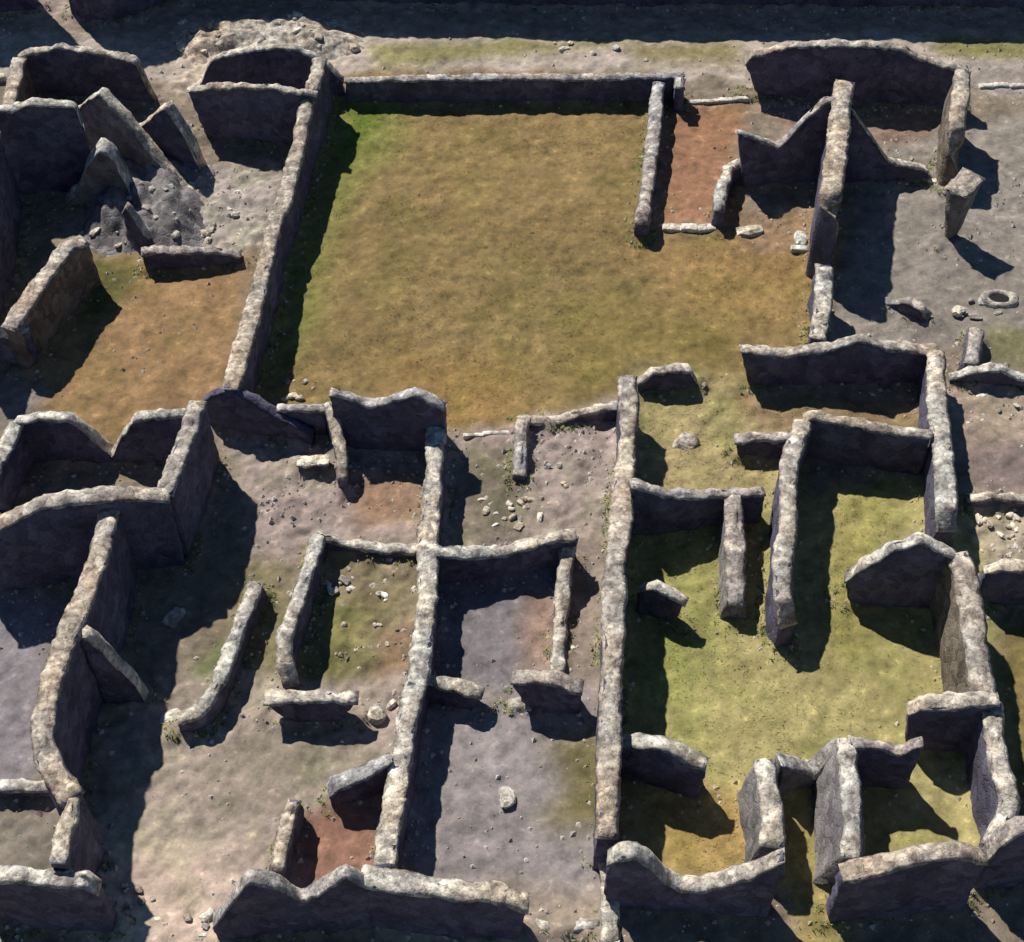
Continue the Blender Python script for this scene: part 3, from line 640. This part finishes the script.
NRM = np.stack([-dzx, -dzy, np.ones_like(HZ)], -1); NRM /= np.linalg.norm(NRM, axis=-1, keepdims=True)
idx = np.arange((NX + 1) * (NY + 1)).reshape(NY + 1, NX + 1)
quads = np.stack([idx[:-1, :-1], idx[:-1, 1:], idx[1:, 1:], idx[1:, :-1]], -1).reshape(-1, 4)
qz = ZI[:-1, :-1].reshape(-1)
V = np.stack([GX, GY, HZ], -1).reshape(-1, 3); VC = C.reshape(-1, 3); VN = NRM.reshape(-1, 3)
for zi, zname in enumerate(ZN):
    q = quads[qz == zi]
    if not len(q): continue
    u, inv = np.unique(q, return_inverse=True); inv = inv.reshape(-1, 4)
    me = bpy.data.meshes.new(zname); me.vertices.add(len(u)); me.vertices.foreach_set('co', V[u].astype(np.float32).ravel())
    me.loops.add(inv.size); me.loops.foreach_set('vertex_index', inv.astype(np.int32).ravel())
    me.polygons.add(len(inv)); me.polygons.foreach_set('loop_start', np.arange(0, inv.size, 4, dtype=np.int32))
    me.polygons.foreach_set('use_smooth', np.ones(len(inv), bool))
    me.update(calc_edges=True)
    at = me.color_attributes.new('soil', 'FLOAT_COLOR', 'POINT')
    at.data.foreach_set('color', np.c_[np.clip(VC[u], 0, 1), np.ones(len(u))].astype(np.float32).ravel())
    me.normals_split_custom_set_from_vertices(VN[u].tolist())
    me.materials.append(M_GROUND)
    o = bpy.data.objects.new(zname, me); COL.objects.link(o); o['kind'] = 'structure'
# outer terrain ring
B = 400; vs = [(X0, Y0, 0), (X1, Y0, 0), (X1, Y1, 0), (X0, Y1, 0), (-B, -B, 0), (B, -B, 0), (B, B, 0), (-B, B, 0)]
o = mesh_obj('terrain', vs, [(4, 5, 1, 0), (5, 6, 2, 1), (6, 7, 3, 2), (7, 4, 0, 3)], M_GROUND, smooth=False)
at = o.data.color_attributes.new('soil', 'FLOAT_COLOR', 'POINT'); at.data.foreach_set('color', list((*alb((118, 106, 92)), 1)) * 8)
o['kind'] = 'structure'

# ------------------------------------------------------------------ grass blades on the green floors (uncountable)
M_GRASS = bpy.data.materials.new('dry_grass'); M_GRASS.use_nodes = True
t = M_GRASS.node_tree; b = t.nodes['Principled BSDF']; b.inputs['Roughness'].default_value = .9; b.inputs['Specular IOR Level'].default_value = .1
a = nd(t, 'ShaderNodeVertexColor'); a.layer_name = 'tint'; t.links.new(a.outputs[0], b.inputs['Base Color'])
def grass(name, label, zi, n, hmin, hmax, cols):
    ys, xs = np.nonzero(ZI == zi)
    dens = np.clip(.35 + fbm(GX, GY, .7, 131) * 1.6, .02, 1)[ys, xs]
    # keep inside the surveyed area
    k = rng.choice(len(ys), n, p=dens / dens.sum())
    cx = GX[ys[k], xs[k]] + rng.uniform(-.04, .04, n); cy = GY[ys[k], xs[k]] + rng.uniform(-.04, .04, n); cz = HZ[ys[k], xs[k]]
    base = C[ys[k], xs[k]]
    nb = 3
    V = np.empty((n, nb, 3, 3)); CO = np.empty((n, nb, 3, 4)); CO[..., 3] = 1
    tint = np.array(cols)[rng.integers(0, len(cols), n)]
    for j in range(nb):
        an = rng.uniform(0, 6.28, n); h = rng.uniform(hmin, hmax, n); w = rng.uniform(.008, .02, n); l = rng.uniform(.6, 1.8, n) * h
        dx, dy = np.cos(an), np.sin(an)
        V[:, j, 0] = np.c_[cx - dy * w, cy + dx * w, cz - .005]; V[:, j, 1] = np.c_[cx + dy * w, cy - dx * w, cz - .005]
        V[:, j, 2] = np.c_[cx + dx * l, cy + dy * l, cz + h]
        CO[:, j, :, :3] = np.clip(base * tint * rng.uniform(.8, 1.25, (n, 1)), 0, 1)[:, None, :]
    N = n * nb
    me = bpy.data.meshes.new(name); me.vertices.add(N * 3); me.vertices.foreach_set('co', V.astype(np.float32).ravel())
    me.loops.add(N * 3); me.loops.foreach_set('vertex_index', np.arange(N * 3, dtype=np.int32))
    me.polygons.add(N); me.polygons.foreach_set('loop_start', np.arange(0, N * 3, 3, dtype=np.int32)); me.update(calc_edges=True)
    at = me.color_attributes.new('tint', 'FLOAT_COLOR', 'POINT'); at.data.foreach_set('color', CO.astype(np.float32).ravel())
    me.normals_split_custom_set_from_vertices(np.repeat(NRM[ys[k], xs[k]], nb * 3, axis=0).tolist())
    me.materials.append(M_GRASS)
    o = bpy.data.objects.new(name, me); COL.objects.link(o); tag(o, label, 'grass', None, 'stuff')
grass('lawn_grass', 'short dry olive grass covering the big lawn', 2, 14000, .008, .026, [(1.15, 1.15, 1.0), (1.0, 1.12, .8), (1.35, 1.3, 1.15), (.85, .85, .8)])
grass('courtyard_grass', 'short yellow green grass in the courtyards at right', 5, 9000, .008, .03, [(1.15, 1.18, 1.0), (.95, 1.12, .75), (1.4, 1.35, 1.2), (.85, .9, .75)])

def on_ground(xy):
    i = np.clip(((xy[:, 0] - X0) / STEP).astype(int), 0, NX); j = np.clip(((xy[:, 1] - Y0) / STEP).astype(int), 0, NY); return j, i
# weeds along the wall feet
jw, iw = np.nonzero((WD > .0) & (WD < .22)); w_ = np.clip(fbm(GX, GY, .8, 171) * 2, .0, 1)[jw, iw] + .02
n = 5000; k = rng.choice(len(jw), n, p=w_ / w_.sum()); jj, ii = jw[k], iw[k]; nb = 5
V = np.empty((n, nb, 3, 3)); CO = np.ones((n, nb, 3, 4))
base = np.array([[.14, .17, .05], [.24, .22, .09], [.11, .14, .045], [.33, .28, .14]])[rng.integers(0, 4, n)]
for q in range(nb):
    an = rng.uniform(0, 6.28, n); h = rng.uniform(.02, .09, n); w = rng.uniform(.01, .022, n); l = rng.uniform(.03, .10, n)
    cx, cy, cz = GX[jj, ii] + rng.uniform(-.04, .04, n), GY[jj, ii] + rng.uniform(-.04, .04, n), HZ[jj, ii]
    dx, dy = np.cos(an), np.sin(an)
    V[:, q, 0] = np.c_[cx - dy * w, cy + dx * w, cz]; V[:, q, 1] = np.c_[cx + dy * w, cy - dx * w, cz]; V[:, q, 2] = np.c_[cx + dx * l, cy + dy * l, cz + h]
    CO[:, q, :, :3] = (base * rng.uniform(.7, 1.3, (n, 1)))[:, None]
def tri_cloud(name, V, CO, mat, nrm, label, cat):
    N = V.reshape(-1, 3, 3).shape[0]
    me = bpy.data.meshes.new(name); me.vertices.add(N * 3); me.vertices.foreach_set('co', V.astype(np.float32).ravel())
    me.loops.add(N * 3); me.loops.foreach_set('vertex_index', np.arange(N * 3, dtype=np.int32))
    me.polygons.add(N); me.polygons.foreach_set('loop_start', np.arange(0, N * 3, 3, dtype=np.int32)); me.update(calc_edges=True)
    at = me.color_attributes.new('tint', 'FLOAT_COLOR', 'POINT'); at.data.foreach_set('color', CO.astype(np.float32).ravel())
    if nrm is not None: me.normals_split_custom_set_from_vertices(nrm.tolist())
    me.materials.append(mat)
    o = bpy.data.objects.new(name, me); COL.objects.link(o); tag(o, label, cat, None, 'stuff')
tri_cloud('weeds', V, CO, M_GRASS, np.repeat(NRM[jj, ii], nb * 3, axis=0), 'small green and straw weeds along the feet of the walls', 'weeds')
# gravel and crumbs of masonry: thick on the rubble floors and at the wall feet
wt = np.isin(ZI, (6,)) * np.clip(.25 + 1.6 * fbm(GX, GY, .9, 191), .01, 1) + np.isin(ZI, (1, 3, 4, 0)) * np.clip(.05 + .5 * fbm(GX, GY, .8, 193), .004, 1) + (WD < .35) * .5
wt = wt * (WD > .02) * (np.abs(GX) < 18) * (GY < 24); jw, iw = np.nonzero(wt > 0); p_ = wt[jw, iw]
n = 15000; k = rng.choice(len(jw), n, p=p_ / p_.sum()); jj, ii = jw[k], iw[k]
oc = np.array([(1, 0, 0), (0, 1, 0), (-1, 0, 0), (0, -1, 0), (0, 0, 1), (0, 0, -1)], float)
tr = np.array([(0, 1, 4), (1, 2, 4), (2, 3, 4), (3, 0, 4)])
rad = .012 + .075 * rng.random(n) ** 4; an = rng.uniform(0, 6.28, n)
pv = oc[None] * rad[:, None, None] * rng.uniform(.6, 1.4, (n, 6, 1)); pv[..., 2] *= .8
ca, sa = np.cos(an)[:, None], np.sin(an)[:, None]
X_ = pv[..., 0] * ca - pv[..., 1] * sa; Y_ = pv[..., 0] * sa + pv[..., 1] * ca
pv = np.stack([X_ + (GX[jj, ii] + rng.uniform(-.04, .04, n))[:, None], Y_ + (GY[jj, ii] + rng.uniform(-.04, .04, n))[:, None], pv[..., 2] + HZ[jj, ii][:, None]], -1)
V = pv[:, tr]
pc = np.array([[.50, .47, .42], [.36, .33, .30], [.22, .20, .19], [.42, .34, .27], [.62, .59, .53]])[rng.integers(0, 5, n)]
pc = .55 * pc + .45 * C[jj, ii] * 1.3
CO = np.ones((n, 4, 3, 4)); CO[..., :3] = pc[:, None, None]
tri_cloud('gravel', V, CO, M_GRASS, None, 'gravel and crumbled masonry scattered over the floors and wall feet', 'gravel')
